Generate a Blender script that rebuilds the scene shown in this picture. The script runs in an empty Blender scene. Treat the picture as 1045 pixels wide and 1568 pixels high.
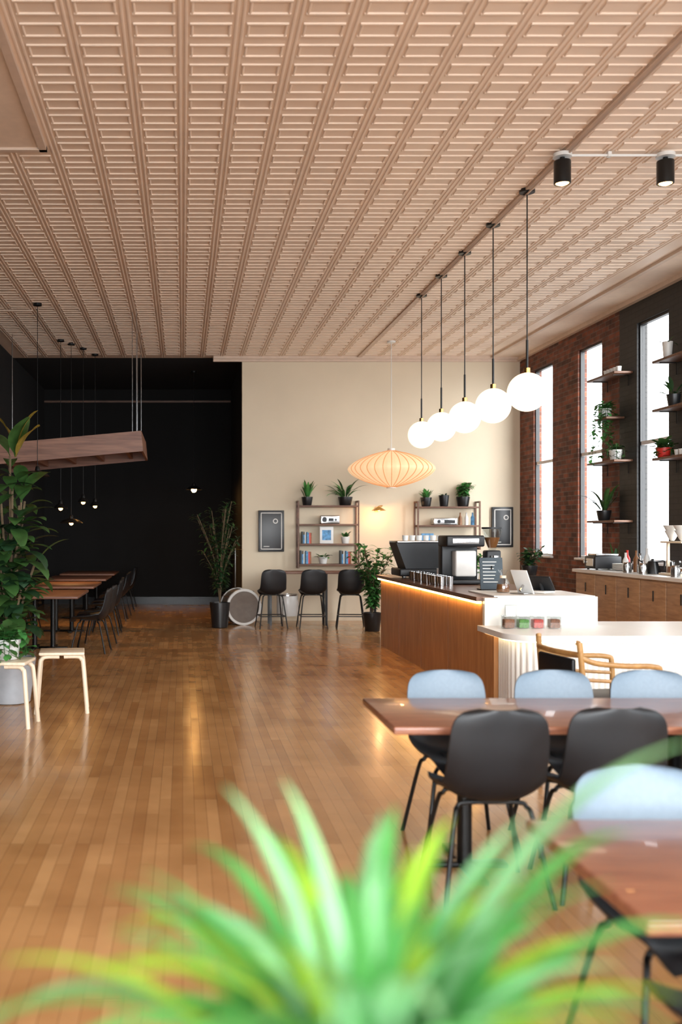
import bpy, bmesh, math, random
from mathutils import Vector, Matrix
R=random.Random(7)
pi=math.pi
# ---------------------------------------------------------------- materials
def nmat(name):
    m=bpy.data.materials.new(name); m.use_nodes=True
    nt=m.node_tree; b=nt.nodes['Principled BSDF']
    return m,nt,b
def mat(name,col,rough=.5,metal=0,var=.12,scale=12,emit=None,es=0,coat=0,bump=0,sheen=0):
    m,nt,b=nmat(name)
    b.inputs['Roughness'].default_value=rough; b.inputs['Metallic'].default_value=metal
    b.inputs['Coat Weight'].default_value=coat
    tc=nt.nodes.new('ShaderNodeTexCoord'); n=nt.nodes.new('ShaderNodeTexNoise'); n.inputs['Scale'].default_value=scale
    n.inputs['Detail'].default_value=4
    nt.links.new(tc.outputs['Object'],n.inputs['Vector'])
    r=nt.nodes.new('ShaderNodeValToRGB')
    r.color_ramp.elements[0].position=.3; r.color_ramp.elements[1].position=.7
    r.color_ramp.elements[0].color=tuple(c*(1-var) for c in col)+(1,)
    r.color_ramp.elements[1].color=tuple(min(1,c*(1+var)) for c in col)+(1,)
    nt.links.new(n.outputs['Fac'],r.inputs['Fac']); nt.links.new(r.outputs['Color'],b.inputs['Base Color'])
    if emit:
        b.inputs['Emission Color'].default_value=tuple(emit)+(1,); b.inputs['Emission Strength'].default_value=es
    if bump:
        bp=nt.nodes.new('ShaderNodeBump'); bp.inputs['Strength'].default_value=bump; bp.inputs['Distance'].default_value=.01
        nt.links.new(n.outputs['Fac'],bp.inputs['Height']); nt.links.new(bp.outputs['Normal'],b.inputs['Normal'])
    return m
def woodmat(name,c1,c2,stretch=(1,12,12),rough=.4,scale=3,coat=0):
    m,nt,b=nmat(name)
    b.inputs['Roughness'].default_value=rough; b.inputs['Coat Weight'].default_value=coat
    tc=nt.nodes.new('ShaderNodeTexCoord'); mp=nt.nodes.new('ShaderNodeMapping'); mp.inputs['Scale'].default_value=stretch
    n=nt.nodes.new('ShaderNodeTexNoise'); n.inputs['Scale'].default_value=scale; n.inputs['Detail'].default_value=8; n.inputs['Distortion'].default_value=.6
    r=nt.nodes.new('ShaderNodeValToRGB'); r.color_ramp.elements[0].position=.32; r.color_ramp.elements[1].position=.68
    r.color_ramp.elements[0].color=c1+(1,); r.color_ramp.elements[1].color=c2+(1,)
    nt.links.new(tc.outputs['Object'],mp.inputs['Vector']); nt.links.new(mp.outputs['Vector'],n.inputs['Vector'])
    nt.links.new(n.outputs['Fac'],r.inputs['Fac']); nt.links.new(r.outputs['Color'],b.inputs['Base Color'])
    return m
def brickmat(name,c1,c2,cm,w,h,mort,axes,rough=.8,bump=.6,extra=None,bias=0,lo=.45,mixf=.6):
    m,nt,b=nmat(name)
    tc=nt.nodes.new('ShaderNodeTexCoord'); sx=nt.nodes.new('ShaderNodeSeparateXYZ'); cx=nt.nodes.new('ShaderNodeCombineXYZ')
    nt.links.new(tc.outputs['Object'],sx.inputs[0])
    nt.links.new(sx.outputs[axes[0]],cx.inputs[0]); nt.links.new(sx.outputs[axes[1]],cx.inputs[1])
    br=nt.nodes.new('ShaderNodeTexBrick'); br.inputs['Scale'].default_value=1
    br.inputs['Brick Width'].default_value=w; br.inputs['Row Height'].default_value=h; br.inputs['Mortar Size'].default_value=mort
    br.inputs['Color1'].default_value=c1+(1,); br.inputs['Color2'].default_value=c2+(1,); br.inputs['Mortar'].default_value=cm+(1,)
    br.inputs['Bias'].default_value=bias; br.inputs['Mortar Smooth'].default_value=.1
    nt.links.new(cx.outputs[0],br.inputs['Vector'])
    n=nt.nodes.new('ShaderNodeTexNoise'); n.inputs['Scale'].default_value=5; n.inputs['Detail'].default_value=6
    nt.links.new(cx.outputs[0],n.inputs['Vector'])
    mx=nt.nodes.new('ShaderNodeMix'); mx.data_type='RGBA'; mx.blend_type='MULTIPLY'; mx.inputs[0].default_value=mixf
    rr=nt.nodes.new('ShaderNodeValToRGB'); rr.color_ramp.elements[0].position=.3; rr.color_ramp.elements[1].position=.65
    rr.color_ramp.elements[0].color=(lo,lo*.95,lo*.9,1); rr.color_ramp.elements[1].color=(1,1,1,1)
    nt.links.new(n.outputs['Fac'],rr.inputs[0])
    nt.links.new(br.outputs['Color'],mx.inputs[6]); nt.links.new(rr.outputs[0],mx.inputs[7]); nt.links.new(mx.outputs[2],b.inputs['Base Color'])
    bp=nt.nodes.new('ShaderNodeBump'); bp.inputs['Strength'].default_value=bump; bp.inputs['Distance'].default_value=.006; bp.invert=True
    nt.links.new(br.outputs['Fac'],bp.inputs['Height']); nt.links.new(bp.outputs['Normal'],b.inputs['Normal'])
    b.inputs['Roughness'].default_value=rough
    return m,nt,b,n,br
def glow(name,col,s):
    m,nt,b=nmat(name); b.inputs['Base Color'].default_value=tuple(col)+(1,)
    b.inputs['Emission Color'].default_value=tuple(col)+(1,); b.inputs['Emission Strength'].default_value=s
    return m
def panemat(name,fac=.06,tint=(1,1,1)):
    m=bpy.data.materials.new(name); m.use_nodes=True; nt=m.node_tree; nt.nodes.clear()
    o=nt.nodes.new('ShaderNodeOutputMaterial'); t=nt.nodes.new('ShaderNodeBsdfTransparent'); g=nt.nodes.new('ShaderNodeBsdfGlossy'); mx=nt.nodes.new('ShaderNodeMixShader')
    t.inputs[0].default_value=tint+(1,); g.inputs['Roughness'].default_value=.05; mx.inputs[0].default_value=fac
    nt.links.new(t.outputs[0],mx.inputs[1]); nt.links.new(g.outputs[0],mx.inputs[2]); nt.links.new(mx.outputs[0],o.inputs[0]); return m
def leafmat(name,col,var=.35,scale=9,trans=.35):
    m=bpy.data.materials.new(name); m.use_nodes=True; nt=m.node_tree; b=nt.nodes['Principled BSDF']; o=nt.nodes['Material Output']
    tc=nt.nodes.new('ShaderNodeTexCoord'); n=nt.nodes.new('ShaderNodeTexNoise'); n.inputs['Scale'].default_value=scale
    nt.links.new(tc.outputs['Object'],n.inputs['Vector']); r=nt.nodes.new('ShaderNodeValToRGB')
    r.color_ramp.elements[0].position=.3; r.color_ramp.elements[1].position=.7
    r.color_ramp.elements[0].color=tuple(c*(1-var) for c in col)+(1,); r.color_ramp.elements[1].color=tuple(min(1,c*(1+var)) for c in col)+(1,)
    nt.links.new(n.outputs['Fac'],r.inputs['Fac']); nt.links.new(r.outputs['Color'],b.inputs['Base Color']); b.inputs['Roughness'].default_value=.42
    t=nt.nodes.new('ShaderNodeBsdfTranslucent'); nt.links.new(r.outputs['Color'],t.inputs[0]); mx=nt.nodes.new('ShaderNodeMixShader'); mx.inputs[0].default_value=trans
    nt.links.new(b.outputs[0],mx.inputs[1]); nt.links.new(t.outputs[0],mx.inputs[2]); nt.links.new(mx.outputs[0],o.inputs[0]); return m

# floor : narrow boards running away from the front windows
m_floor,nt,b,n,br=brickmat('floor_boards',(.62,.345,.145),(.47,.235,.088),(.24,.11,.045),.85,.068,.0012,(1,0),rough=.3,bump=.15,lo=.72,mixf=.8)
br.offset=.37; br.offset_frequency=3
n.inputs['Scale'].default_value=2.2; n.inputs['Detail'].default_value=5
mr=nt.nodes.new('ShaderNodeMapRange'); mr.inputs[1].default_value=.3; mr.inputs[2].default_value=.7; mr.inputs[3].default_value=.12; mr.inputs[4].default_value=.23
nt.links.new(n.outputs['Fac'],mr.inputs[0]); nt.links.new(mr.outputs[0],b.inputs['Roughness'])
m_brick=brickmat('red_brick',(.30,.085,.04),(.10,.032,.02),(.20,.13,.10),.21,.072,.007,(1,2),bump=1.0,lo=.3,mixf=.8)[0]
m_dbrick=brickmat('dark_painted_brick',(.016,.015,.015),(.02,.019,.018),(.008,.008,.008),.21,.072,.008,(1,2),rough=.6)[0]
m_ceil=mat('tin_ceiling_paint',(.82,.655,.52),.40,var=.04,scale=2)
m_plain=mat('plain_ceiling_paint',(.76,.60,.47),.6,var=.04)
m_cream=mat('cream_wall_paint',(.68,.58,.43),.75,var=.03,scale=1.5)
m_black=mat('black_wall_paint',(.0035,.003,.003),.9,var=.2,scale=2)
m_trim=mat('trim_paint',(.64,.49,.38),.5,var=.05)
m_white=mat('white_laminate',(.78,.77,.73),.35,var=.02)
m_whitew=mat('white_frame',(.7,.7,.7),.5,var=.04)
m_plastic=mat('black_plastic',(.005,.006,.008),.45,var=.2)
m_bluesheen=mat('blue_grey_sheen',(.19,.25,.31),.5,var=.05,scale=60)  # window-sky reflection on black chair backs, painted in as base colour
m_metalb=mat('black_metal',(.008,.008,.008),.35,metal=.3,var=.1)
m_steel=mat('steel',(.55,.55,.55),.22,metal=1,var=.06)
m_brass=mat('brass',(.7,.42,.13),.25,metal=1,var=.06)
m_table=woodmat('table_walnut',(.17,.055,.03),(.34,.135,.07),(2,22,22),.28,2.5,.3)
m_ctop=woodmat('counter_top_wood',(.12,.05,.025),(.22,.10,.05),(14,1,14),.3,2.5)
m_cface=woodmat('counter_face_ply',(.40,.18,.065),(.56,.28,.11),(6,6,.8),.4,3)
m_cab=woodmat('cabinet_oak',(.30,.16,.08),(.46,.27,.14),(9,1.2,9),.45,3)
m_blond=woodmat('blond_wood',(.78,.62,.44),(.88,.74,.56),(8,8,1),.4,3)
m_shelf=woodmat('shelf_brown_wood',(.10,.045,.025),(.19,.09,.05),(1.5,10,10),.5,3)
m_redw=woodmat('reddish_wood',(.14,.055,.032),(.26,.12,.07),(1,12,12),.45,2)
m_oak=woodmat('bentwood_oak',(.32,.16,.05),(.46,.25,.085),(6,6,6),.3,3)
m_globe=glow('opal_globe_glow',(1,.88,.66),1.35)
m_led=glow('led_strip_glow',(1,.58,.2),18)
m_led2=glow('led_strip_neutral_glow',(1,.80,.50),7)
m_bulb=glow('warm_bulb_glow',(1,.5,.16),25)
m_bulb2=glow('bright_filament_glow',(1,.5,.14),170)
m_saucer=mat('saucer_lamp_skin',(.5,.35,.2),.6,var=.03,emit=(1,.64,.36),es=.85)
m_rib=mat('saucer_lamp_rib',(.4,.2,.08),.6,emit=(1,.42,.16),es=.55)
m_pane=panemat('window_glass',.05,(.97,.99,1))
m_clear=panemat('clear_acrylic',.15,(.93,.95,.95))
m_potw=mat('white_ceramic',(.72,.71,.68),.3,var=.03)
m_potb=mat('black_ceramic',(.012,.012,.013),.35,var=.1)
m_soil=mat('soil',(.03,.018,.01),.95,var=.4,scale=60)
m_g1=leafmat('leaf_green',(.055,.14,.035)); m_g2=leafmat('leaf_dark_green',(.022,.065,.025))
m_g3=leafmat('leaf_lime',(.34,.56,.05),trans=.5); m_g4=leafmat('leaf_spider_green',(.10,.36,.09),trans=.45); m_g6=leafmat('leaf_pale_green',(.24,.52,.24),trans=.4)
m_g5=leafmat('leaf_golden',(.35,.26,.04))
m_bark=mat('bark_stem',(.12,.08,.04),.8,var=.3)
m_red=mat('red_paint',(.6,.03,.02),.4); m_green=mat('green_candy',(.1,.35,.05),.5,var=.4,scale=80)
m_redc=mat('red_candy',(.7,.05,.03),.5,var=.4,scale=80); m_brn=mat('brown_candy',(.3,.1,.04),.6,var=.5,scale=80)
m_paper=mat('paper',(.75,.73,.68),.7,var=.03); m_bluep=mat('print_blue',(.10,.28,.5),.6,var=.5,scale=20)
m_chalk=mat('chalkboard',(.04,.06,.075),.6,var=.15); m_skin=mat('drum_head',(.16,.125,.10),.5,var=.1)
m_grey=mat('concrete_planter',(.45,.47,.5),.7,var=.06)
m_cof=mat('coffee_brown',(.22,.09,.03),.3)

# ---------------------------------------------------------------- mesh builder
class B:
    def __init__(s,name): s.name=name; s.bm=bmesh.new(); s.mats=[]; s.X=Matrix.Identity(4)
    def mi(s,m):
        if m not in s.mats: s.mats.append(m)
        return s.mats.index(m)
    def face(s,vs,m):
        try:
            f=s.bm.faces.new(vs); f.material_index=s.mi(m); return f
        except ValueError: return None
    def v(s,p): return s.bm.verts.new(s.X@Vector(p))
    def box(s,lo,hi,m,M=None):
        M=M or Matrix.Identity(4)
        c=[s.v(M@Vector((x,y,z))) for x in(lo[0],hi[0]) for y in(lo[1],hi[1]) for z in(lo[2],hi[2])]
        for q in((0,1,3,2),(4,6,7,5),(0,4,5,1),(2,3,7,6),(0,2,6,4),(1,5,7,3)): s.face([c[i] for i in q],m)
    def bbox(s,c,d,m,M=None,bev=.01):
        M=M or Matrix.Identity(4); hx,hy,hz=[k/2 for k in d]; bev=min(bev,hx*.9,hy*.9,hz*.9)
        b2=bmesh.new(); bmesh.ops.create_cube(b2,size=1)
        for v in b2.verts: v.co=Vector((v.co.x*d[0],v.co.y*d[1],v.co.z*d[2]))
        bmesh.ops.bevel(b2,geom=b2.edges[:],offset=bev,segments=3,affect='EDGES',profile=.5)
        mp={}
        for v in b2.verts: mp[v]=s.v(M@(v.co+Vector(c)))
        for f in b2.faces: s.face([mp[v] for v in f.verts],m)
        b2.free()
    def ring(s,c,ax,r,seg,up=None):
        ax=Vector(ax).normalized(); u=ax.orthogonal().normalized() if up is None else (up-ax*up.dot(ax)).normalized(); w=ax.cross(u)
        return [s.v(Vector(c)+u*math.cos(2*pi*i/seg)*r+w*math.sin(2*pi*i/seg)*r) for i in range(seg)]
    def bridge(s,a,b,m):
        n=len(a)
        for i in range(n): s.face([a[i],a[(i+1)%n],b[(i+1)%n],b[i]],m)
    def cyl(s,p0,p1,r,m,r2=None,seg=16,cap=True):
        p0=Vector(p0);p1=Vector(p1); a=s.ring(p0,p1-p0,r,seg); b=s.ring(p1,p1-p0,r if r2 is None else r2,seg); s.bridge(a,b,m)
        if cap: s.face(a[::-1],m); s.face(b,m)
    def tube(s,pts,r,m,seg=8,smooth=0):
        pts=[Vector(p) for p in pts]
        if smooth: pts=cat(pts,smooth)
        prev=None; up=None
        for i,p in enumerate(pts):
            d=(pts[min(i+1,len(pts)-1)]-pts[max(i-1,0)]).normalized()
            if up is None: up=d.orthogonal()
            up=(up-d*up.dot(d)).normalized()
            rr=r(i/(len(pts)-1)) if callable(r) else r
            a=s.ring(p,d,rr,seg,up)
            if prev: s.bridge(prev,a,m)
            else: s.face(a[::-1],m)
            prev=a
        s.face(prev,m)
    def lathe(s,prof,c,m,seg=32,mod=None,M=None):
        c=Vector(c); M=M or Matrix.Identity(4); prev=None
        for r,z in prof:
            if r<1e-5: a=[s.v(c+(M@Vector((0,0,z))))]
            else: a=[s.v(c+(M@Vector((r*(mod(i) if mod else 1)*math.cos(2*pi*i/seg),r*(mod(i) if mod else 1)*math.sin(2*pi*i/seg),z)))) for i in range(seg)]
            if prev:
                if len(prev)==1 and len(a)>1:
                    for i in range(seg): s.face([prev[0],a[(i+1)%seg],a[i]],m)
                elif len(a)==1 and len(prev)>1:
                    for i in range(seg): s.face([prev[i],prev[(i+1)%seg],a[0]],m)
                elif len(a)>1: s.bridge(prev,a,m)
            prev=a
    def sphere(s,c,r,m,seg=32,sz=1):
        n=seg//2; s.lathe([(r*math.sin(pi*i/n) if 0<i<n else 0,-r*sz*math.cos(pi*i/n)) for i in range(n+1)],c,m,seg)
    def prism(s,poly,z0,z1,m):
        a=[s.v((x,y,z0)) for x,y in poly]; b=[s.v((x,y,z1)) for x,y in poly]; s.bridge(a,b,m); s.face(a[::-1],m); s.face(b,m)
    def blade(s,base,az,L,W,el,droop,m,n=9,fold=.15,stem=0,tipp=1.0,twist=0):
        p=Vector(base); e=el; rows=[]; ds=L/n
        for i in range(n+1):
            t=i/n
            d=Vector((math.cos(az)*math.cos(e),math.sin(az)*math.cos(e),math.sin(e)))
            side=Vector((-math.sin(az),math.cos(az),0)); nn=side.cross(d)*-1
            if twist: side=(Matrix.Rotation(twist,3,d)@side); nn=(Matrix.Rotation(twist,3,d)@nn)
            if t<stem: w=W*.04
            else:
                k=(t-stem)/(1-stem); w=W*.5*max(.03,math.sin(pi*min(1,max(0,k))**tipp)**.75 if 0<k<1 else .03)
            rows.append((s.v(p-side*w+nn*w*fold),s.v(p),s.v(p+side*w+nn*w*fold)))
            p=p+d*ds; e-=droop/n*(1.4*t+.3)
        for a,b in zip(rows,rows[1:]):
            s.face([a[0],a[1],b[1],b[0]],m); s.face([a[1],a[2],b[2],b[1]],m)
    def clamp(s,loc,zmin=None):
        for v in s.bm.verts:
            if loc[1]+v.co.y>YB-.012 and loc[0]>1.07: v.co.y=YB-.012-loc[1]
            if loc[0]+v.co.x>XR-.012: v.co.x=XR-.012-loc[0]
            if zmin is not None and v.co.z<zmin: v.co.z=zmin
    def done(s,loc=(0,0,0),rot=0,ang=38,smooth=True,parent=None):
        bmesh.ops.recalc_face_normals(s.bm,faces=s.bm.faces[:])
        ca=math.radians(ang)
        for f in s.bm.faces: f.smooth=smooth
        for e in s.bm.edges:
            if len(e.link_faces)==2 and e.calc_face_angle(0)>ca: e.smooth=False
        me=bpy.data.meshes.new(s.name); s.bm.to_mesh(me); s.bm.free()
        for m in s.mats: me.materials.append(m)
        o=bpy.data.objects.new(s.name,me); bpy.context.collection.objects.link(o)
        o.location=loc; o.rotation_euler=(0,0,rot); return o
def dup(o,loc,rot=0,sc=1):
    c=bpy.data.objects.new(o.name.split('.')[0],o.data); bpy.context.collection.objects.link(c); c.location=loc; c.rotation_euler=(0,0,rot); c.scale=(sc,)*3; return c
def cat(P,k):
    out=[]
    for i in range(len(P)-1):
        p0=P[max(i-1,0)];p1=P[i];p2=P[i+1];p3=P[min(i+2,len(P)-1)]
        for j in range(k):
            t=j/k; out.append(.5*((2*p1)+(p2-p0)*t+(2*p0-5*p1+4*p2-p3)*t*t+(3*p1-p0-3*p2+p3)*t**3))
    out.append(P[-1]); return out
T=Matrix.Translation; RZ=lambda a:Matrix.Rotation(a,4,'Z'); RX=lambda a:Matrix.Rotation(a,4,'X'); RY=lambda a:Matrix.Rotation(a,4,'Y')

# ---------------------------------------------------------------- room shell
CZ=4.74; XL=-3.06; XR=6.07; YB=17.9; YF=22.; Y0=-2.0
b=B('floor'); b.box((XL-.2,Y0-.2,-.1),(XR+.3,YF+.2,0),m_floor); b.done()
b=B('ceiling')
b.box((XL-.2,Y0-.2,CZ),(XR+.3,YB+.1,CZ+.12),m_ceil)
b.box((XL-.2,YB+.1,CZ),(XR+.3,YF+.2,CZ+.12),m_black)
def ridge(x,y0,y1,w,h):
    a=[(x-w,CZ+.002),(x-w*.6,CZ-h*.8),(x,CZ-h),(x+w*.6,CZ-h*.8),(x+w,CZ+.002)]
    p=[b.v((q[0],y0,q[1])) for q in a]; r=[b.v((q[0],y1,q[1])) for q in a]
    for i in range(4): b.face([p[i],p[i+1],r[i+1],r[i]],m_ceil)
def rung(y,x0,x1,w,h):
    a=[(y-w,CZ+.002),(y-w*.6,CZ-h*.8),(y,CZ-h),(y+w*.6,CZ-h*.8),(y+w,CZ+.002)]
    p=[b.v((x0,q[0],q[1])) for q in a]; r=[b.v((x1,q[0],q[1])) for q in a]
    for i in range(4): b.face([p[i],p[i+1],r[i+1],r[i]],m_ceil)
    b.face(p,m_ceil); b.face(r,m_ceil)
PX=.352; PY=.27
k0=math.ceil((XL)/PX)
xs=[k*PX for k in range(k0,int(5.5/PX)+1)]
for x in xs:
    y0=8.2 if x<-1.12 else Y0
    ridge(x-.02,y0,YB,.012,.008); ridge(x+.02,y0,YB,.012,.008)
ny=int((YB-Y0)/PY)
for j in range(ny):
    y=Y0+.13+j*PY
    for x in xs[:-1]:
        if x<-1.2 and y<8.3: continue
        for s_ in(-.075,.075): rung(y+s_,x+.046,x+PX-.046,.016,.010)
        for s_ in(.048,PX-.068): 
            a=x+s_; p=[b.v(q) for q in((a,y-.065,CZ+.001),(a+.006,y-.065,CZ-.009),(a+.014,y-.065,CZ-.009),(a+.02,y-.065,CZ+.001))]; r=[b.v(q) for q in((a,y+.065,CZ+.001),(a+.006,y+.065,CZ-.009),(a+.014,y+.065,CZ-.009),(a+.02,y+.065,CZ+.001))]
            for i in range(3): b.face([p[i],p[i+1],r[i+1],r[i]],m_ceil)
b.box((XL,Y0,CZ-.014),(-1.16,8.12,CZ+.01),m_plain)
b.box((5.56,Y0,CZ-.02),(XR,YB,CZ+.01),m_plain)
b.done()
b=B('trim_1')
b.box((-1.17,Y0,CZ-.035),(-1.11,8.15,CZ),m_trim); b.box((XL,8.1,CZ-.035),(-1.11,8.16,CZ),m_trim)
b.box((3.13,Y0,CZ-.024),(3.2,YB,CZ),m_trim); b.box((5.51,Y0,CZ-.035),(5.57,YB,CZ),m_trim); b.done()
b=B('trim_2')
b.box((.55,YB-.1,CZ-.05),(XR,YB,CZ),m_trim); b.box((.55,YB-.05,CZ-.09),(XR,YB,CZ-.05),m_trim)
b.box((XR-.07,Y0,CZ-.08),(XR,YB,CZ),m_trim); b.done()
b=B('wall_back'); b.box((1.07,YB,0),(XR+.3,YB+.15,CZ),m_cream); b.done()
b=B('baseboard_back'); b.box((1.07,YB-.02,0),(XR-.02,YB-.002,.14),m_cream); b.done()
b=B('wall_partition'); b.box((1.07,YB+.15,0),(1.2,YF,CZ),m_black); b.done()
b=B('wall_far'); b.box((XL-.2,YF,0),(1.2,YF+.15,CZ),m_black); b.done()
b=B('wall_left'); b.box((XL-.15,Y0,0),(XL,YF,CZ),m_black); b.done()
b=B('trim_3'); b.box((XL+.002,YF-.03,4.45),(1.06,YF-.002,4.49),m_shelf); b.box((XL+.002,YF-.03,0),(1.06,YF-.002,.16),m_metalb); b.done()
wins=[(16.32,17.2),(14.4,15.27),(12.42,13.29),(10.45,11.33),(8.48,9.36),(6.5,7.4),(4.5,5.4),(2.5,3.4),(.5,1.4)]
WZ0,WZ1=1.2,4.38
b=B('wall_right'); th=.14
def wm(y): return m_brick if y>13.82 else m_dbrick
edges=[]; y=YB+.1
for w in wins:
    edges.append((w[1],y)); y=w[0]
edges.append((Y0,y))
for lo,hi in edges:
    if lo<13.82<hi:
        b.box((XR,lo,0),(XR+th,13.82,CZ),m_dbrick); b.box((XR,13.82,0),(XR+th,hi,CZ),m_brick)
    else: b.box((XR,lo,0),(XR+th,hi,CZ),wm((lo+hi)/2))
for w in wins:
    mm=wm(w[0]); b.box((XR,w[0],0),(XR+th,w[1],WZ0),mm); b.box((XR,w[0],WZ1),(XR+th,w[1],CZ),m_dbrick if w[0]<14 else mm)
b.done()
for i,w in enumerate(wins):
    b=B('window_%d'%(i+1)); f=.035; x0=XR+.03; x1=XR+.09
    b.box((x0,w[0],WZ0),(x1,w[0]+f,WZ1),m_metalb); b.box((x0,w[1]-f,WZ0),(x1,w[1],WZ1),m_metalb)
    b.box((x0,w[0]+f,WZ0),(x1,w[1]-f,WZ0+f),m_whitew); b.box((x0,w[0]+f,WZ1-f),(x1,w[1]-f,WZ1),m_metalb)
    b.box((x0+.01,w[0]+f,2.75),(x1,w[1]-f,2.8),m_whitew)
    b.box((x0+.03,w[0]+f,WZ0+f),(x0+.034,w[1]-f,2.75),m_pane); b.box((x0+.03,w[0]+f,2.8),(x0+.034,w[1]-f,WZ1-f),m_pane)
    b.box((XR-.05,w[0]-.03,WZ0-.03),(XR+.03,w[1]+.03,WZ0),m_whitew)
    b.done()
b=B('wall_front'); fw=[(-2.7,-.2),(.2,2.7),(3.1,5.7)]
xx=XL
for a,c in fw: b.box((xx,Y0-.15,0),(a,Y0,CZ),m_dbrick); b.box((a,Y0-.15,0),(c,Y0,.5),m_dbrick); b.box((a,Y0-.15,4.2),(c,Y0,CZ),m_dbrick); xx=c
b.box((xx,Y0-.15,0),(XR+.14,Y0,CZ),m_dbrick); b.done()
for i,(a,c) in enumerate(fw):
    b=B('window_%d'%(i+10)); 
    b.box((a,Y0-.1,.5),(a+.05,Y0-.04,4.2),m_metalb); b.box((c-.05,Y0-.1,.5),(c,Y0-.04,4.2),m_metalb)
    b.box((a+.05,Y0-.1,.5),(c-.05,Y0-.04,.55),m_metalb); b.box((a+.05,Y0-.1,4.15),(c-.05,Y0-.04,4.2),m_metalb); b.box((a+.05,Y0-.1,3.1),(c-.05,Y0-.04,3.15),m_metalb)
    b.box((a+.05,Y0-.07,.55),(c-.05,Y0-.065,3.1),m_pane); b.box((a+.05,Y0-.07,3.15),(c-.05,Y0-.065,4.15),m_pane); b.done()
    L=bpy.data.lights.new('portal_front','AREA'); L.shape='RECTANGLE'; L.size=c-a; L.size_y=3.7; L.cycles.is_portal=True
    o=bpy.data.objects.new('window_light',L); bpy.context.collection.objects.link(o); o.location=((a+c)/2,Y0-.2,2.35); o.rotation_euler=(pi/2,0,0)
for w in wins[:]:
    L=bpy.data.lights.new('portal_side','AREA'); L.shape='RECTANGLE'; L.size=WZ1-WZ0; L.size_y=w[1]-w[0]; L.cycles.is_portal=True
    o=bpy.data.objects.new('window_light',L); bpy.context.collection.objects.link(o); o.location=(XR+.17,(w[0]+w[1])/2,(WZ0+WZ1)/2); o.rotation_euler=(0,pi/2,0)

# ---------------------------------------------------------------- service counter
b=B('service_counter')
b.box((2.80,9.30,0),(3.78,14.05,.95),m_cface)
for k in range(1,4): b.box((2.797,9.3+k*1.19,0.02),(2.80,9.304+k*1.19,.93),m_ctop)
b.box((2.74,9.28,.95),(3.82,14.12,.99),m_ctop)
b.box((2.76,9.32,.925),(2.795,14.08,.949),m_led)
b.box((2.93,9.25,.66),(3.86,9.279,.995),m_white)
b.box((2.80,9.22,.70),(2.93,9.279,.985),m_white)
b.box((2.90,9.26,.991),(3.84,10.1,1.003),m_white)
def arcpts(x0,y0,r,n=10): return [(x0+r-r*math.cos(a),y0+r-r*math.sin(a)) for a in [pi/2*i/n for i in range(n+1)]]
poly=arcpts(2.74,8.3,.28)+[(6.0,8.3),(6.0,9.65),(3.86,9.65),(3.86,9.25),(2.74,9.25)]
b.prism(poly,.68,.73,m_white)
poly=arcpts(2.86,8.48,.22)+[(5.98,8.48),(5.98,9.6),(3.8,9.6),(3.8,9.25),(2.86,9.25)]
b.prism(poly,0,.679,m_white)
b.box((2.80,8.95,0),(2.86,9.30,.679),m_cface)
path=[(2.86,8.95-.02*i) for i in range(0,13)]+arcpts(2.86,8.48,.22,16)+[(3.08+.05*i,8.48) for i in range(1,58)]
P=[Vector((x,y,0)) for x,y in path]
acc=[0]
for i in range(1,len(P)): acc.append(acc[-1]+(P[i]-P[i-1]).length)
def at(s):
    for i in range(1,len(P)):
        if acc[i]>=s:
            t=(s-acc[i-1])/max(1e-9,acc[i]-acc[i-1]); d=(P[i]-P[i-1]).normalized(); return P[i-1].lerp(P[i],t),Vector((d.y,-d.x,0))
    d=(P[-1]-P[-2]).normalized(); return P[-1],Vector((d.y,-d.x,0))
N=int(acc[-1]/.0075); prev=None
for i in range(N+1):
    s_=acc[-1]*i/N; p,nr=at(s_); h=.004+.022*abs(math.sin(pi*s_/.05))**.8
    q=p+nr*h if nr.dot(Vector((-1,-1,0)))>0 else p-nr*h
    a=(b.v((q.x,q.y,.005)),b.v((q.x,q.y,.678)))
    if prev: b.face([prev[0],a[0],a[1],prev[1]],m_white)
    prev=a
b.tube([(2.80,9.2,.668),(2.80,8.6,.668)]+[(x,y,.668) for x,y in arcpts(2.80,8.40,.24,8)][1:]+[(5.9,8.40,.668)],.009,m_led2,6)
b.done()
b=B('back_bar_cabinet')
b.box((5.42,9.75,0.08),(6.03,13.7,1.05),m_cab); b.box((5.38,9.72,1.05),(6.04,13.74,1.09),m_white)
b.box((5.46,9.8,0),(6.03,13.65,.08),m_metalb)
yy=13.68
for k in range(6):
    b.bbox((5.415,yy-.33,.60),(.03,.62,.86),m_cab,bev=.006); b.box((5.39,yy-.36,.80),(5.398,yy-.345,.92),m_metalb); yy-=.64
b.done()

# ---------------------------------------------------------------- lamps
def globe(y,x=3.165):
    b=B('globe_pendant_lamp')
    b.cyl((0,0,CZ-.03-2.88),(0,0,CZ-2.881),.07,m_metalb,seg=24); b.cyl((0,0,.16),(0,0,CZ-.03-2.88),.006,m_metalb,seg=8)
    b.cyl((0,0,.165),(0,0,.22),.028,m_brass,seg=20); b.cyl((0,0,.22),(0,0,.48),.011,m_metalb,seg=10)
    b.sphere((0,0,0),.178,m_globe,40); return b.done((x,y,2.88))
g=globe(9.14)
for y in (10.14,11.16,12.17,13.18): dup(g,(3.165,y,2.88))
b=B('saucer_pendant_lamp')
rr=.71; prof=[]
for i in range(29):
    t=-1+2*i/28; z=.30*t; r=rr*max(0,1-abs(t)**1.7)**.72; prof.append((max(r,.07),z))
b.lathe(prof,(0,0,0),m_saucer,96,mod=lambda i:1 if i%3 else .975)
for k in range(32):
    a=2*pi*k*3/96; b.tube([(r*.982*math.cos(a),r*.982*math.sin(a),z*1.003) for r,z in prof],.007,m_rib,4)
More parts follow.
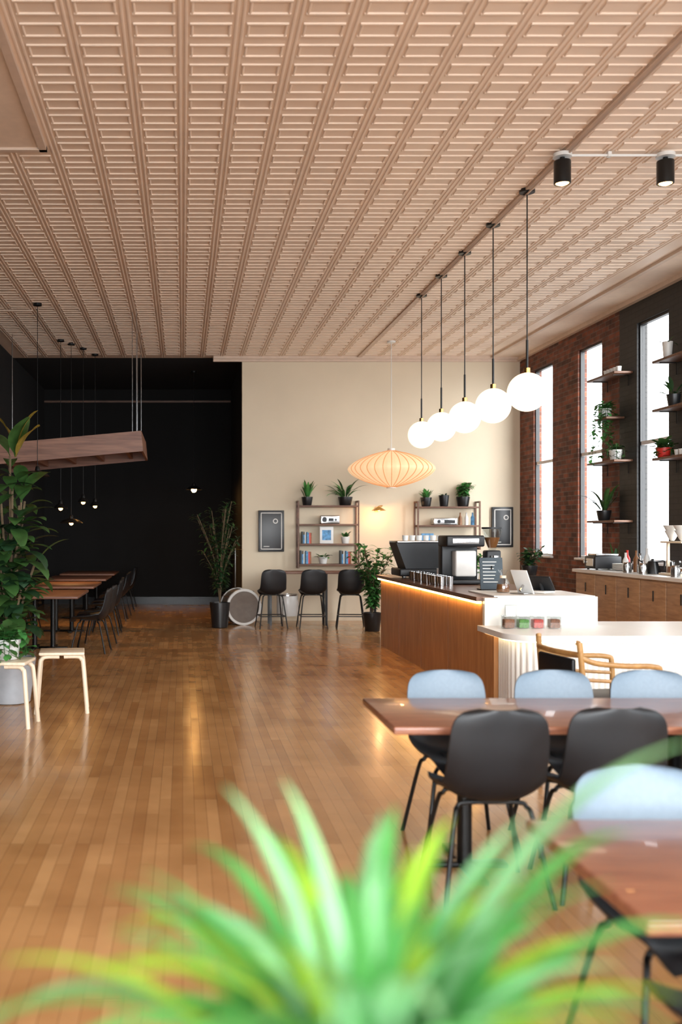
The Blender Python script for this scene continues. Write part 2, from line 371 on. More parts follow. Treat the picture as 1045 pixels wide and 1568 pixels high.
b.cyl((0,0,-.315),(0,0,-.295),.08,m_white,seg=24); b.cyl((0,0,.295),(0,0,.34),.06,m_white,seg=24); b.cyl((0,0,.34),(0,0,CZ-2.63-.03),.006,m_potw,seg=8)
b.cyl((0,0,CZ-2.63-.03),(0,0,CZ-2.631),.07,m_white,seg=24)
b.done((3.44,16.4,2.63))
def spot(x,y):
    b=B('ceiling_spotlight')
    b.cyl((0,0,-.03),(0,0,0),.075,m_potw,seg=24); b.cyl((0,0,-.06),(0,0,-.03),.02,m_metalb)
    b.lathe([(0,-.06),(.066,-.06),(.068,-.065),(.068,-.245),(.062,-.25),(.055,-.245),(.05,-.215),(0,-.215)],(0,0,0),m_metalb,28)
    b.lathe([(.0,-.256),(.03,-.256),(.05,-.246),(.05,-.216),(0,-.216)],(0,0,0),m_bulb,20); return b.done((x,y,CZ-.028))
s1=spot(3.13,8.2); dup(s1,(3.98,8.2,CZ-.028))
dup(s1,(4.9,8.2,CZ-.028))
b=B('ceiling_conduit'); b.tube([(3.16,8.2,CZ-.04),(5.5,8.2,CZ-.04)],.011,m_potw,8); b.tube([(3.165,Y0,CZ-.04),(3.165,13.3,CZ-.04)],.009,m_trim,8)
for x in(3.5,4.4): b.box((x,8.18,CZ-.055),(x+.03,8.22,CZ-.014),m_potw)
b.tube([(XL,14.0,CZ-.03),(-2.11,14.0,CZ-.03)],.011,m_trim,8); b.done()
def dome(x,y,z,r=.13,bm_=None,br=.034):
    b=B('dome_pendant_lamp'); h=CZ-z
    b.lathe([(.02,.14),(.03,.12),(.035,.08),(r*.7,.05),(r,0),(r*.97,.0),(r*.66,.04),(.02,.06)],(0,0,0),m_metalb,28)
    b.cyl((0,0,.12),(0,0,h-.03),.005,m_metalb,seg=6); b.cyl((0,0,h-.03),(0,0,h-.001),.06,m_metalb,seg=20); b.sphere((0,0,.0),br,bm_ or m_bulb,16); b.done((x,y,z))
dome(-2.0,13.7,2.36,.17); dome(-2.0,16.3,1.98,.12); dome(-1.86,16.6,1.74,.2); dome(.22,19.5,2.42,.16,m_bulb2,.05); dome(-1.7,17.0,2.1,.1); dome(-1.55,17.6,2.05,.1)
for (x,y,z) in ((.22,19.5,2.3),(-1.86,16.6,1.66),(-2.0,13.7,2.3),(3.13,8.2,4.42),(3.98,8.2,4.42)):
    L=bpy.data.lights.new('lamp_light','SPOT'); L.energy=45; L.color=(1,.55,.2); L.spot_size=1.9; L.spot_blend=.6; L.shadow_soft_size=.04
    o=bpy.data.objects.new('lamp_light',L); bpy.context.collection.objects.link(o); o.location=(x,y,z)
b=B('hanging_wood_canopy')
M=T((-1.65,15,2.80))@RY(-.09)
for k in range(6): b.box((-1.15,-.9+k*.3,-.02),(1.05,-.905+k*.3+.295,.03),m_redw,M)
b.box((-1.15,-.93,-.16),(1.05,-.90,.13),m_redw,M); b.box((-1.15,.88,-.16),(1.05,.91,.13),m_redw,M); b.box((1.05,-.93,-.16),(1.08,.91,.13),m_redw,M)
for k in range(5): b.box((-1.0+k*.45,-.9,-.12),(-.95+k*.45,.88,-.02),m_redw,M)
for x,z in((-.72,2.9),(-.66,2.9),(-2.7,2.7)):
    for y in(14.2,15.75): b.cyl((x,y,z-.05),(x,y,CZ),.006,m_steel,seg=6)
b.done()

# ---------------------------------------------------------------- chairs
def shell_into(b,dz=0,backm=m_bluesheen):
    prof=[(.235,.405),(.225,.437),(.19,.452),(.10,.447),(0,.438),(-.09,.437),(-.16,.457),(-.20,.51),(-.222,.59),(-.238,.67),(-.25,.75),(-.258,.80),(-.262,.835),(-.263,.852)]
    wid=[.15,.185,.205,.222,.228,.23,.228,.222,.216,.213,.207,.192,.155,.09]
    P=cat([Vector((p[0],p[1],w)) for p,w in zip(prof,wid)],3); n=len(P); U=16
    top=[];bot=[]
    for i,q in enumerate(P):
        d=(P[min(i+1,n-1)]-P[max(i-1,0)]); d=Vector((0,d.x,d.y)).normalized()
        nrm=Vector((0,d.z,-d.y)) 
        if nrm.z<0 : nrm=-nrm
        if i>n*.45 and nrm.y<0: nrm=-nrm
        t=i/(n-1); curl=.035+.05*math.exp(-((t-.42)/.16)**2)
        ra=[];rb=[]
        for j in range(U+1):
            u=-1+2*j/U; x=q.z*u
            lift=curl*abs(u)**2.6
            p=Vector((x,q.x,q.y+dz))+nrm*lift
            ra.append(b.v(p)); rb.append(b.v(p-nrm*.011))
        top.append(ra);bot.append(rb)
    for i in range(n-1):
        for j in range(U):
            pm=backm if (i/(n-1)>.56) else m_plastic  # upper inner back takes the painted sheen colour, rest is plain black shell
            b.face([top[i][j],top[i][j+1],top[i+1][j+1],top[i+1][j]],pm); b.face([bot[i][j],bot[i+1][j],bot[i+1][j+1],bot[i][j+1]],m_plastic)
    for j in range(U): b.face([top[0][j],bot[0][j],bot[0][j+1],top[0][j+1]],m_plastic); b.face([top[-1][j],top[-1][j+1],bot[-1][j+1],bot[-1][j]],m_plastic)
    for i in range(n-1): b.face([top[i][0],top[i+1][0],bot[i+1][0],bot[i][0]],m_plastic); b.face([top[i][U],bot[i][U],bot[i+1][U],top[i+1][U]],m_plastic)
def chair(name,dz=0,backmat=m_bluesheen):
    b=B(name); shell_into(b,dz,backmat); z=.425+dz
    for sy,ky in((1,.13),(-1,-.11)):
        b.tube([(-.235,ky+sy*.11,.0),(-.228,ky+sy*.105,.03),(-.17,ky+sy*.03,z-.07),(-.15,ky,z-.02),(-.11,ky,z),(.11,ky,z),(.15,ky,z-.02),(.17,ky+sy*.03,z-.07),(.228,ky+sy*.105,.03),(.235,ky+sy*.11,.0)],.0105,m_metalb,10,smooth=4)
    b.box((-.07,-.12,z-.004),(-.04,.14,z+.018),m_metalb); b.box((.04,-.12,z-.004),(.07,.14,z+.018),m_metalb)
    if dz:
        zz=.2
        b.tube([(-.205,.215,zz),(.205,.215,zz),(.205,-.195,zz),(-.205,-.195,zz),(-.205,.215,zz)],.009,m_metalb,8)
    return b
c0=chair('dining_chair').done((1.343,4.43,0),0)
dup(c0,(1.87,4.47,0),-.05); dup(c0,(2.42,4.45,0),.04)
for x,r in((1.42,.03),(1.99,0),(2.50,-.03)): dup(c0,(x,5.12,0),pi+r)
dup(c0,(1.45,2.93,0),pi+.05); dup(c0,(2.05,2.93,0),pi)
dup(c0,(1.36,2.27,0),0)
st=chair('bar_stool',.125,m_plastic).done((1.48,16.6,0),.1)
dup(st,(2.16,16.6,0),0); dup(st,(2.80,16.6,0),-.12)
def dtable(name,x0,x1,y0,y1,z=.74,m=m_table,th=.036):
    b=B(name); b.bbox(((x0+x1)/2,(y0+y1)/2,z-th/2),(x1-x0,y1-y0,th),m,bev=.008)
    for x in(x0+.42,x1-.42):
        y=(y0+y1)/2; b.cyl((x,y,.025),(x,y,z-th),.035,m_metalb); b.bbox((x,y,.013),(.07,.56,.024),m_metalb,bev=.008); b.bbox((x,y,.013),(.4,.07,.024),m_metalb,bev=.008); b.bbox((x,y,z-th-.01),(.08,.5,.018),m_metalb,bev=.004)
    return b.done()
dtable('dining_table',.93,2.78,4.38,5.15)
dtable('dining_table',1.027,2.85,2.2,2.98)
for k,(y) in enumerate((12.9,15.2,17.6,19.8)):
    dtable('dining_table',-2.45,-1.36,y,y+1.5,.76,m_redw)
    for dy in(.35,1.1):
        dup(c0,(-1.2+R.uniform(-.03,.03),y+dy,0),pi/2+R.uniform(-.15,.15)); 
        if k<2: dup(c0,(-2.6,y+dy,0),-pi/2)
b=B('bar_table'); b.bbox((2.4,17.15,.90),(1.9,.5,.04),m_redw,bev=.006)
for x in(1.5,2.45,3.28): b.box((x-.02,16.95,0),(x+.02,16.99,.88),m_metalb); b.box((x-.02,17.3,0),(x+.02,17.34,.88),m_metalb); b.box((x-.02,16.99,.84),(x+.02,17.3,.88),m_metalb)
b.done()
b=B('wooden_armchair')
b.bbox((0,0,.46),(.50,.50,.07),m_plastic,bev=.02)
for sx in(-1,1):
    b.tube([(sx*.27,.26,0),(sx*.27,.25,.35),(sx*.275,.25,.66),(sx*.28,.21,.715),(sx*.285,0,.725),(sx*.28,-.2,.745),(sx*.27,-.30,.78)],.018,m_oak,10,smooth=4)
    b.tube([(sx*.27,-.32,0),(sx*.27,-.28,.4),(sx*.265,-.31,.845),(sx*.255,-.315,.865)],.019,m_oak,10,smooth=4)
    b.bbox((sx*.275,0,.42),(.03,.5,.05),m_oak,bev=.008); b.tube([(sx*.27,-.29,.64),(sx*.275,.25,.60)],.012,m_oak,8)
b.tube([(-.265,-.31,.80),(0,-.345,.80),(.265,-.31,.80)],.018,m_oak,10,smooth=5)
b.bbox((0,-.325,.66),(.44,.03,.22),m_plastic,bev=.012)
b.bbox((0,.25,.42),(.54,.03,.05),m_oak,bev=.008); b.bbox((0,-.28,.42),(.54,.03,.05),m_oak,bev=.008)
b.done((2.84,6.75,0),-1.42)
b=B('bent_leg_stool'); h=.54
b.bbox((0,0,h-.014),(.40,.36,.028),m_blond,bev=.01)
for sx in(-1,1):
    for sy in(-1,1):
        b.tube([(sx*.02,sy*.13,h-.042),(sx*.14,sy*.135,h-.042),(sx*.175,sy*.14,h-.066),(sx*.19,sy*.145,h-.12),(sx*.225,sy*.165,0)],.019,m_blond,10,smooth=4)
s=b.done((-1.08,8.9,0),.1); dup(s,(-1.46,8.25,0),-.1)

# ---------------------------------------------------------------- wall shelves
def shelf(name,w,h,levels,x,z):
    b=B(name); d=.28
    for sx in(0,w-.025):
        b.box((sx,-d,0),(sx+.025,-d+.03,h),m_shelf); b.box((sx,-.03,0),(sx+.025,0,h),m_shelf); b.box((sx,-d+.03,0),(sx+.025,-.03,.03),m_shelf); b.box((sx,-d+.03,h-.03),(sx+.025,-.03,h),m_shelf)
    for l in levels: b.bbox((w/2,-d/2,l),(w-.052,d,.03),m_shelf,bev=.004)
    return b.done((x,YB-.003,z))
shelf('wall_shelf_unit',1.09,1.2,(.06,.42,.77,1.1),2.04,.95)
shelf('wall_shelf_unit',1.12,.86,(.05,.42,.75),4.16,1.28)
def frame(x0,x1,z0,z1):
    b=B('framed_speaker'); w=x1-x0;h=z1-z0  # wall speaker, built as a black framed panel with white outline and ring
    b.bbox((w/2,-.03,h/2),(w,.06,h),m_potb,bev=.006)
    t=.014
    for lo,hi in(((.04,.04),(w-.04,.04+t)),((.04,h-.04-t),(w-.04,h-.04)),((.04,.04),(.04+t,h-.04)),((w-.04-t,.04),(w-.04,h-.04))): b.box((lo[0],-.064,lo[1]),(hi[0],-.061,hi[1]),m_paper)
    b.lathe([(.03,0),(.045,0),(.045,.003),(.03,.003),(.03,0)],(w*.66,-.061,h*.74),m_paper,24,M=RX(pi/2))
    b.box((w*.2,-.064,h*.12),(w*.42,-.061,h*.135),m_paper); return b.done((x0,YB-.003,z0))
frame(1.36,1.82,1.24,1.98); frame(5.55,5.93,1.32,2.04)
b=B('brass_wall_lamp'); b.cyl((0,0,0),(0,-.02,0),.05,m_brass,seg=20); b.tube([(0,-.02,0),(0,-.12,.05),(.05,-.22,.06),(-.03,-.3,.02)],.008,m_brass,8,smooth=5)
b.lathe([(.02,.05),(.05,.035),(.13,-.02),(.125,-.02),(.045,.03),(.01,.04)],(-.03,-.3,-.01),m_brass,24); b.sphere((-.03,-.3,-.012),.022,m_bulb,12); b.done((3.5,YB-.003,2.0))
L=bpy.data.lights.new('lamp_light','POINT'); L.energy=9; L.color=(1,.5,.2); L.shadow_soft_size=.03; o=bpy.data.objects.new('lamp_light',L); bpy.context.collection.objects.link(o); o.location=(3.47,YB-.3,1.92)
for y0,y1,zs in((13.4,14.3,(3.75,2.56,1.74)),(11.45,12.32,(3.69,3.09,2.49))):
    for z in zs:
        b=B('plank_wall_shelf'); b.bbox((XR-.13,(y0+y1)/2,z),(.256,y1-y0,.03),m_shelf,bev=.005)
        for y in(y0+.12,y1-.12): b.tube([(XR-.22,y,z-.02),(XR-.012,y,z-.02),(XR-.012,y,z-.17)],.007,m_metalb,6)
        b.done()

# ---------------------------------------------------------------- plants
def pot(b,r,h,m):
    b.lathe([(0,0),(r*.72,0),(r*.78,.01),(r,h-.01),(r,h),(r*.9,h),(r*.88,h-.03),(0,h-.03)],(0,0,0),m,28); b.lathe([(0,h-.028),(r*.88,h-.028)],(0,0,0),m_soil,28)
def plant(name,loc,pr,ph,pm,n,L,W,mats,el=(.5,1.4),droop=(.8,1.8),stem=.3,sy=1,fold=.2,seed=0):
    rr=random.Random(seed+int(abs(loc[0]*100))); b=B(name); pot(b,pr,ph,pm)
    for i in range(n):
        a=rr.uniform(0,2*pi); q=pr*.4*rr.random()
        b.blade((q*math.cos(a),q*math.sin(a),ph-.04),a,L*rr.uniform(.6,1.1),W*rr.uniform(.7,1.1),rr.uniform(*el),rr.uniform(*droop),rr.choice(mats),stem=stem,fold=fold)
    b.clamp(loc,0); return b.done(loc)
def trail(name,loc,pr,ph,pm,n,L,mats,seed=0,lw=.05,zmin=None):
    rr=random.Random(seed); b=B(name); pot(b,pr,ph,pm)
    for i in range(n):
        a=rr.uniform(0,2*pi); l=L*rr.uniform(.35,1.1); x=pr*math.cos(a);y=pr*math.sin(a)
        pts=[Vector((x*.3,y*.3,ph-.03)),Vector((x*.8,y*.8,ph+.06*rr.random()+.03)),Vector((x*1.3,y*1.3,ph-.02))]
        k=int(l/.09)+1; cx,cy=x*1.3,y*1.3
        for j in range(1,k+1): cx+=rr.uniform(-.02,.02);cy+=rr.uniform(-.02,.02); pts.append(Vector((cx,cy,ph-.02-j*.09)))
        b.tube(pts,.003,m_g1,4,smooth=2)
        for p in cat(pts,2):
            for _ in range(2): b.blade(p,rr.uniform(0,2*pi),lw*rr.uniform(.8,1.6),lw*.8*rr.uniform(.7,1.1),rr.uniform(-.6,.6),.8,rr.choice(mats),n=4,stem=.1)
    for i in range(n*3): b.blade((0,0,ph-.03),rr.uniform(0,2*pi),lw*rr.uniform(1.6,3),lw,rr.uniform(.5,1.4),1.2,rr.choice(mats),n=6,stem=.45)
    b.clamp(loc,zmin); return b.done(loc)
def bushy(name,loc,pr,ph,pm,height,spread,n,lw,mats,seed=0,perstem=10,ll=2.2):
    rr=random.Random(seed); b=B(name); pot(b,pr,ph,pm)
    for i in range(n):
        a=rr.uniform(0,2*pi); hh=height*rr.uniform(.45,1); s_=spread*rr.uniform(.2,1)
        pts=[Vector((0,0,ph-.04)),Vector((math.cos(a)*s_*.25,math.sin(a)*s_*.25,ph+hh*.5)),Vector((math.cos(a)*s_,math.sin(a)*s_,ph+hh))]
        b.tube(pts,.006,m_bark,5,smooth=4)
        P=cat(pts,perstem//2)
        for p in P[len(P)//4:]:
            for _ in range(2): b.blade(p,rr.uniform(0,2*pi),lw*ll*rr.uniform(.7,1.2),lw*rr.uniform(.7,1.2),rr.uniform(-.2,.9),1.2,rr.choice(mats),n=6,stem=.12)
    b.clamp(loc,0); return b.done(loc)
G=[m_g1,m_g2]
plant('potted_aloe',(2.22,17.74,2.068),.10,.15,m_potb,18,.34,.065,[m_g1,m_g4],el=(1.1,1.5),droop=(.1,.6),stem=.1)
plant('potted_palm',(2.90,17.74,2.068),.13,.15,m_potb,28,.46,.05,G+[m_g4],el=(.6,1.5),stem=.1)
plant('potted_fern',(4.34,17.74,2.048),.10,.16,m_potb,20,.24,.05,[m_g1,m_g4],el=(.9,1.5),droop=(.3,1.2),stem=.15)
plant('potted_succulent',(4.66,17.74,2.048),.09,.2,m_potb,8,.16,.04,G)
bushy('potted_jade_plant',(5.0,17.74,2.048),.12,.17,m_potb,.24,.16,12,.06,[m_g1,m_g4],4)
plant('potted_peace_lily',(2.90,17.72,1.388),.08,.12,m_potw,14,.17,.05,[m_g1,m_g4],el=(.9,1.4),stem=.3)
plant('potted_herb',(2.50,17.72,1.028),.08,.12,m_potw,18,.18,.06,[m_g1,m_g4],stem=.3)
b=B('tabletop_radio'); b.bbox((0,0,.075),(.34,.14,.15),m_steel,bev=.015); b.cyl((-.1,-.07,.075),(-.1,-.078,.075),.045,m_plastic,seg=20); b.cyl((.1,-.07,.075),(.1,-.085,.075),.02,m_potb,seg=14); b.box((-.03,-.073,.05),(.06,-.07,.1),m_plastic); b.done((2.62,17.74,1.738))
b=B('framed_print'); b.bbox((0,0,.15),(.24,.02,.3),m_potw,bev=.004); b.box((-.08,-.0125,.06),(.08,-.0105,.24),m_bluep); b.done((2.56,17.7,1.388))
b=B('row_of_books')
x=0
for i in range(8):
    w=R.uniform(.018,.035); h=R.uniform(.17,.24); b.box((x,-.08,0),(x+w-.002,.06,h),R.choice([m_red,m_bluep,m_paper,m_brn,m_chalk,m_cab])); x+=w
bk=b.done((2.09,17.75,1.028)); dup(bk,(2.80,17.75,1.028)); dup(bk,(2.12,17.75,1.388),0,.9)
b=B('tape_deck'); b.bbox((0,0,.06),(.42,.22,.12),m_steel,bev=.01); b.cyl((-.12,-.11,.06),(-.12,-.125,.06),.03,m_plastic,seg=18); b.box((-.02,-.113,.03),(.17,-.11,.09),m_plastic); b.done((4.66,17.74,1.718))
b=B('record_sleeve'); b.bbox((0,0,.11),(.22,.02,.22),m_bluep,bev=.003); b.done((4.36,17.72,1.348))
bushy('bamboo_palm',(.62,16.6,0),.17,.42,m_potb,1.85,.42,22,.035,[m_g1,m_g2,m_g2],11,perstem=26,ll=5)
bushy('potted_ficus',(3.05,16.0,0.0),.15,.30,m_potb,1.1,.40,26,.065,[m_g1,m_g1,m_g4],12,perstem=18)
b=B('rubber_plant'); pot(b,.24,.42,m_grey)
rr=random.Random(21)
for i in range(16):
    a=rr.uniform(0,2*pi); s_=rr.uniform(.05,.28); hh=rr.uniform(.6,2.0)
    pts=[Vector((0,0,.36)),Vector((math.cos(a)*s_*.4,math.sin(a)*s_*.4,.4+hh*.5)),Vector((math.cos(a)*s_,math.sin(a)*s_,.4+hh))]
    b.tube(pts,.012,m_bark,6,smooth=4)
    for p in cat(pts,8)[4:]:
        b.blade(p,rr.uniform(0,2*pi),rr.uniform(.28,.48),rr.uniform(.11,.18),rr.uniform(0,1.0),rr.uniform(.8,1.8),rr.choice([m_g1,m_g1,m_g2]),n=9,stem=.15)
for a,L_,e,mm in((-.3,.5,1.35,m_g5),(-1.0,.45,1.2,m_g1),(2.6,.45,1.3,m_g5),(-.6,.42,1.0,m_g5)): b.blade((.05,0,2.3),a,L_,.28,e,.9,mm,n=10,stem=.05,twist=.5)
b.done((-1.62,9.35,0))
trail('trailing_pothos',(-1.46,8.25,.542),.12,.17,m_potw,10,.10,[m_g1,m_g4],8,.09,zmin=.003)
bushy('potted_schefflera',(-1.95,8.5,0.0),.17,.44,m_grey,.95,.28,18,.09,[m_g1,m_g2],15)
trail('potted_begonia',(5.93,13.62,2.577),.09,.14,m_potw,6,.1,G,4,zmin=0)
plant('potted_dracaena',(5.93,14.0,1.757),.1,.14,m_potb,16,.5,.06,[m_g2,m_g1],el=(1.0,1.5),stem=.1)
trail('hanging_pothos',(5.90,13.9,3.18),.09,.13,m_potw,9,.62,[m_g1,m_g4],5,.07)
b=B('plank_wall_shelf'); b.bbox((XR-.13,13.85,3.165),(.25,.4,.028),m_shelf,bev=.004); b.done()
trail('potted_geranium',(5.9,12.2,2.507),.09,.12,m_red,8,.08,[m_g1],6,.08,zmin=0)
plant('potted_spider_fern',(5.9,11.95,3.107),.08,.14,m_potb,14,.3,.05,G)
plant('potted_cactus',(5.9,12.1,3.707),.06,.2,m_potw,6,.2,.03,G)
plant('potted_snake_plant',(5.92,13.62,1.092),.06,.1,m_potw,5,.3,.04,G,el=(1.1,1.5),droop=(0,.4),stem=.05)

# ---------------------------------------------------------------- counter equipment
TOP=.9915
b=B('espresso_machine')
b.bbox((0,0,.08),(.72,.55,.10),m_plastic,bev=.02); 
a=[(-.40,.46),(.36,.46),(.33,.13),(-.28,.13)]
pv=[b.v((x,-.27,z)) for x,z in a]; qv=[b.v((x*.98,.24,z)) for x,z in a]; b.bridge(pv,qv,m_plastic); b.face(pv,m_plastic); b.face(qv[::-1],m_plastic)
b.bbox((-.02,0,.475),(.74,.5,.03),m_steel,bev=.01)
for x in(-.2,.05,.28): b.cyl((x,-.2,.0),(x,-.2,.04),.03,m_steel); b.cyl((x,.2,.0),(x,.2,.04),.03,m_steel)
for y in(-.12,.12): b.cyl((.38,y,.27),(.38,y,.33),.04,m_steel,seg=20); b.cyl((.4,y,.28),(.53,y,.25),.014,m_plastic); b.tube([(.34,y+.08,.36),(.42,y+.08,.33),(.44,y+.08,.16)],.008,m_steel,8,smooth=4)
for k in range(6): b.cyl((-.25+k*.09,-.1,.492),(-.25+k*.09,-.1,.56),.033,m_potw,r2=.04,seg=18)
b.done((3.16,13.1,TOP))
b=B('coffee_grinder'); b.bbox((0,0,.06),(.2,.3,.1),m_plastic,bev=.015); b.bbox((0,.05,.24),(.17,.17,.3),m_plastic,bev=.02); b.cyl((0,-.06,.26),(0,-.06,.33),.05,m_steel,r2=.05)
b.lathe([(.04,.39),(.05,.41),(.11,.60),(.115,.64),(.105,.64),(.04,.43)],(0,.04,0),m_clear,24); b.cyl((0,.04,.42),(0,.04,.54),.045,m_cof,r2=.09,seg=20); b.cyl((0,.04,.64),(0,.04,.66),.118,m_plastic,seg=24)
for sx in(-.07,.07): b.cyl((sx,-.1,0),(sx,-.1,.02),.02,m_metalb); b.cyl((sx,.1,0),(sx,.1,.02),.02,m_metalb)
b.done((3.62,11.6,TOP))
b=B('batch_coffee_brewer'); b.bbox((0,0,.03),(.42,.4,.05),m_plastic,bev=.012); b.bbox((0,.12,.25),(.42,.16,.42),m_plastic,bev=.015); b.bbox((0,-.02,.50),(.44,.40,.13),m_plastic,bev=.02); b.bbox((.02,-.07,.24),(.24,.18,.3),m_potw,bev=.02)
b.bbox((0,-.222,.5),(.3,.006,.06),m_steel,bev=.002); b.done((3.24,11.6,TOP))
b=B('menu_board'); M=RX(-.15); b.bbox((0,0,.17),(.24,.015,.34),m_chalk,M,bev=.004)
for k in range(7): b.box((-.09,-.0095,.29-k*.035),(-.09+R.uniform(.09,.17),-.0085,.298-k*.035),m_paper,M)
b.tube([(0,.01,.25),(0,.12,.02)],.006,m_metalb,6); b.box((-.12,-.03,0),(.12,.13,.012),m_metalb); b.done((3.22,10.35,TOP))
b=B('coffee_carafe'); b.lathe([(0,0),(.06,.0),(.065,.02),(.06,.10),(.025,.15),(.03,.19),(.05,.22)],(0,0,0),m_clear,24); b.lathe([(0,.004),(.057,.004),(.061,.02),(.056,.08),(0,.08)],(0,0,0),m_cof,24); b.cyl((0,0,.14),(0,0,.165),.03,m_blond,seg=18); b.done((3.14,9.75,1.005))
b=B('tablet_stand'); M=RX(-.5); b.bbox((0,0,.13),(.18,.012,.26),m_potw,M,bev=.005); b.box((-.075,-.0085,.02),(.075,-.0065,.24),m_plastic,M); b.tube([(0,.03,.1),(0,.1,.03)],.012,m_steel,8); b.bbox((0,.06,.006),(.16,.18,.012),m_steel,bev=.004); o=b.done((3.30,9.55,1.005),2.2)
b=B('card_terminal'); M=RX(-.7); b.bbox((0,0,.12),(.24,.02,.18),m_plastic,M,bev=.006); b.box((-.1,-.0125,.05),(.1,-.0105,.19),m_chalk,M); b.bbox((0,.07,.01),(.18,.2,.02),m_potw,bev=.006); b.tube([(0,.05,.02),(0,.08,.12)],.02,m_plastic,8); b.done((3.55,9.75,1.005),2.3)
b=B('steel_tumbler_row')
for k in range(12): 
    for j in(0,1): b.lathe([(0,0),(.03,0),(.038,.11),(.036,.11),(.028,.005)],(j*.09+R.uniform(-.01,.01),-k*.13,0),m_steel,18)
b.done((2.88,12.5,TOP))
b=B('glassware_tray')
b.bbox((.12,.1,.01),(.34,.5,.02),m_cab,bev=.005)
for k in range(3):
    for j in range(4): b.lathe([(0,.02),(.03,.02),(.036,.15),(.034,.15),(.028,.025)],(k*.1+.02,j*.11-.06,0),m_clear if (k+j)%3 else m_potw,18)
b.done((3.20,12.2,TOP))
for i,(x,mm) in enumerate(((2.93,m_brn),(3.06,m_green),(3.19,m_redc),(3.34,m_brn))):
    b=B('candy_jar'); b.bbox((0,0,.042),(.088,.088,.078),mm,bev=.01); 
    for q in((-.05,-.05,-.047,.05),(.047,-.05,.05,.05),(-.047,-.05,.047,-.047),(-.047,.047,.047,.05)): b.box((q[0],q[1],.0),(q[2],q[3],.105),m_clear)
    b.bbox((0,0,.11),(.104,.104,.01),m_clear,bev=.003); b.done((x,8.95,.732))
b=B('sign_holder'); b.box((-.06,-.003,0),(.06,.003,.2),m_clear); b.box((-.05,-.006,.03),(.05,-.0035,.19),m_paper); b.box((-.06,-.04,0),(.06,.04,.006),m_clear); b.done((3.0,9.1,.732),.2)
bushy('potted_basil',(3.68,12.6,TOP),.08,.13,m_potw,.2,.13,8,.045,[m_g1,m_g4],6)
bushy('potted_philodendron',(5.3,15.2,.902),.12,.18,m_potb,.3,.25,9,.06,G,9)
b=B('plant_stand'); b.box((-.18,-.18,.86),(.18,.18,.9),m_cab)
for x in(-.16,.14):
    for y in(-.16,.14): b.box((x,y,0),(x+.02,y+.02,.86),m_metalb)
b.done((5.3,15.2,0))
Z=1.092
b=B('plate_stack'); 
for k in range(7): b.lathe([(0,k*.012),(.07,k*.012),(.12,.014+k*.012),(.118,.02+k*.012),(0,.008+k*.012)],(0,0,0),m_potw,28)
b.done((5.72,12.95,Z))
b=B('toaster_oven'); b.bbox((0,0,.10),(.36,.34,.17),m_plastic,bev=.02); b.box((-.184,-.12,.05),(-.18,.1,.15),m_steel); b.cyl((-.18,.14,.1),(-.2,.14,.1),.02,m_steel)
for x in(-.14,.14):
    for y in(-.14,.14): b.cyl((x,y,0),(x,y,.02),.015,m_metalb)
b.bbox((0,0,.2),(.3,.28,.03),m_steel,bev=.01); b.done((5.62,13.3,Z))
def bottle(loc,m,h=.26,r=.035):
    b=B('syrup_bottle'); b.lathe([(0,0),(r,0),(r,h*.6),(r*.4,h*.78),(r*.38,h*.97),(r*.5,h),(0,h)],(0,0,0),m,20); b.done(loc)
for i,(y,mm) in enumerate(((12.62,m_potw),(12.5,m_cof),(12.38,m_potw),(12.22,m_steel),(12.75,m_red))): bottle((5.62+.08*(i%3),y,Z),mm,.24+.03*(i%3))
for x,mm in((4.95,m_cof),(5.06,m_potw),(5.17,m_bluep)): bottle((x,17.74,1.718),mm,.22,.032)
b=B('gooseneck_kettle'); b.lathe([(0,0),(.09,0),(.085,.03),(.06,.13),(.05,.15),(.015,.16),(.015,.18),(0,.18)],(0,0,0),m_metalb,24); b.tube([(-.08,0,.04),(-.14,0,.08),(-.13,0,.14),(-.18,0,.17)],.008,m_metalb,8,smooth=4); b.tube([(.05,0,.14),(.14,0,.15),(.13,0,.05)],.009,m_metalb,8,smooth=4); b.done((5.68,12.02,Z))
b=B('pour_over_stand'); b.bbox((0,0,.012),(.2,.5,.024),m_blond,bev=.006)
for y in(-.22,.22): b.bbox((0,y,.2),(.03,.03,.36),m_blond,bev=.004)
b.bbox((0,0,.385),(.16,.5,.02),m_blond,bev=.005)
for y in(-.12,.12):
    b.lathe([(.02,.40),(.035,.42),(.085,.52),(.08,.52),(.03,.43)],(0,y,0),m_potw,24); b.lathe([(.03,.45),(.1,.58),(.098,.58),(.03,.455)],(0,y,0),m_paper,24)
    b.lathe([(0,.024),(.06,.026),(.065,.06),(.04,.15),(.045,.17)],(0,y,0),m_clear,20); b.lathe([(0,.028),(.055,.03),(.06,.06),(.05,.10),(0,.10)],(0,y,0),m_cof,20)
b.done((5.72,11.5,Z))
b=B('steel_pitcher'); b.lathe([(0,0),(.05,0),(.052,.08),(.042,.12),(.046,.13),(.04,.125)],(0,0,0),m_steel,22); b.tube([(.05,0,.1),(.09,0,.09),(.05,0,.03)],.006,m_steel,6,smooth=4); p=b.done((5.5,11.1,Z))
dup(p,(5.52,10.75,Z),.4); dup(p,(5.5,11.88,Z),4); dup(p,(5.6,10.92,Z),2); dup(p,(5.5,12.3,Z),4)
b=B('row_of_cups')
for k in range(5): b.lathe([(0,0),(.028,0),(.038,.075),(.035,.075),(.025,.006)],(0,k*.1,0),m_potw,18)
o=b.done((5.92,11.5,2.507)); dup(o,(5.92,13.5,3.767)); dup(o,(4.62,17.74,1.347),-pi/2)
b=B('bass_drum'); M=RZ(.25)@RX(pi/2)
b.lathe([(0,-.2),(.29,-.2),(.30,-.19),(.30,.19),(.29,.2),(0,.2)],(0,0,.31),m_skin,40,M=M)
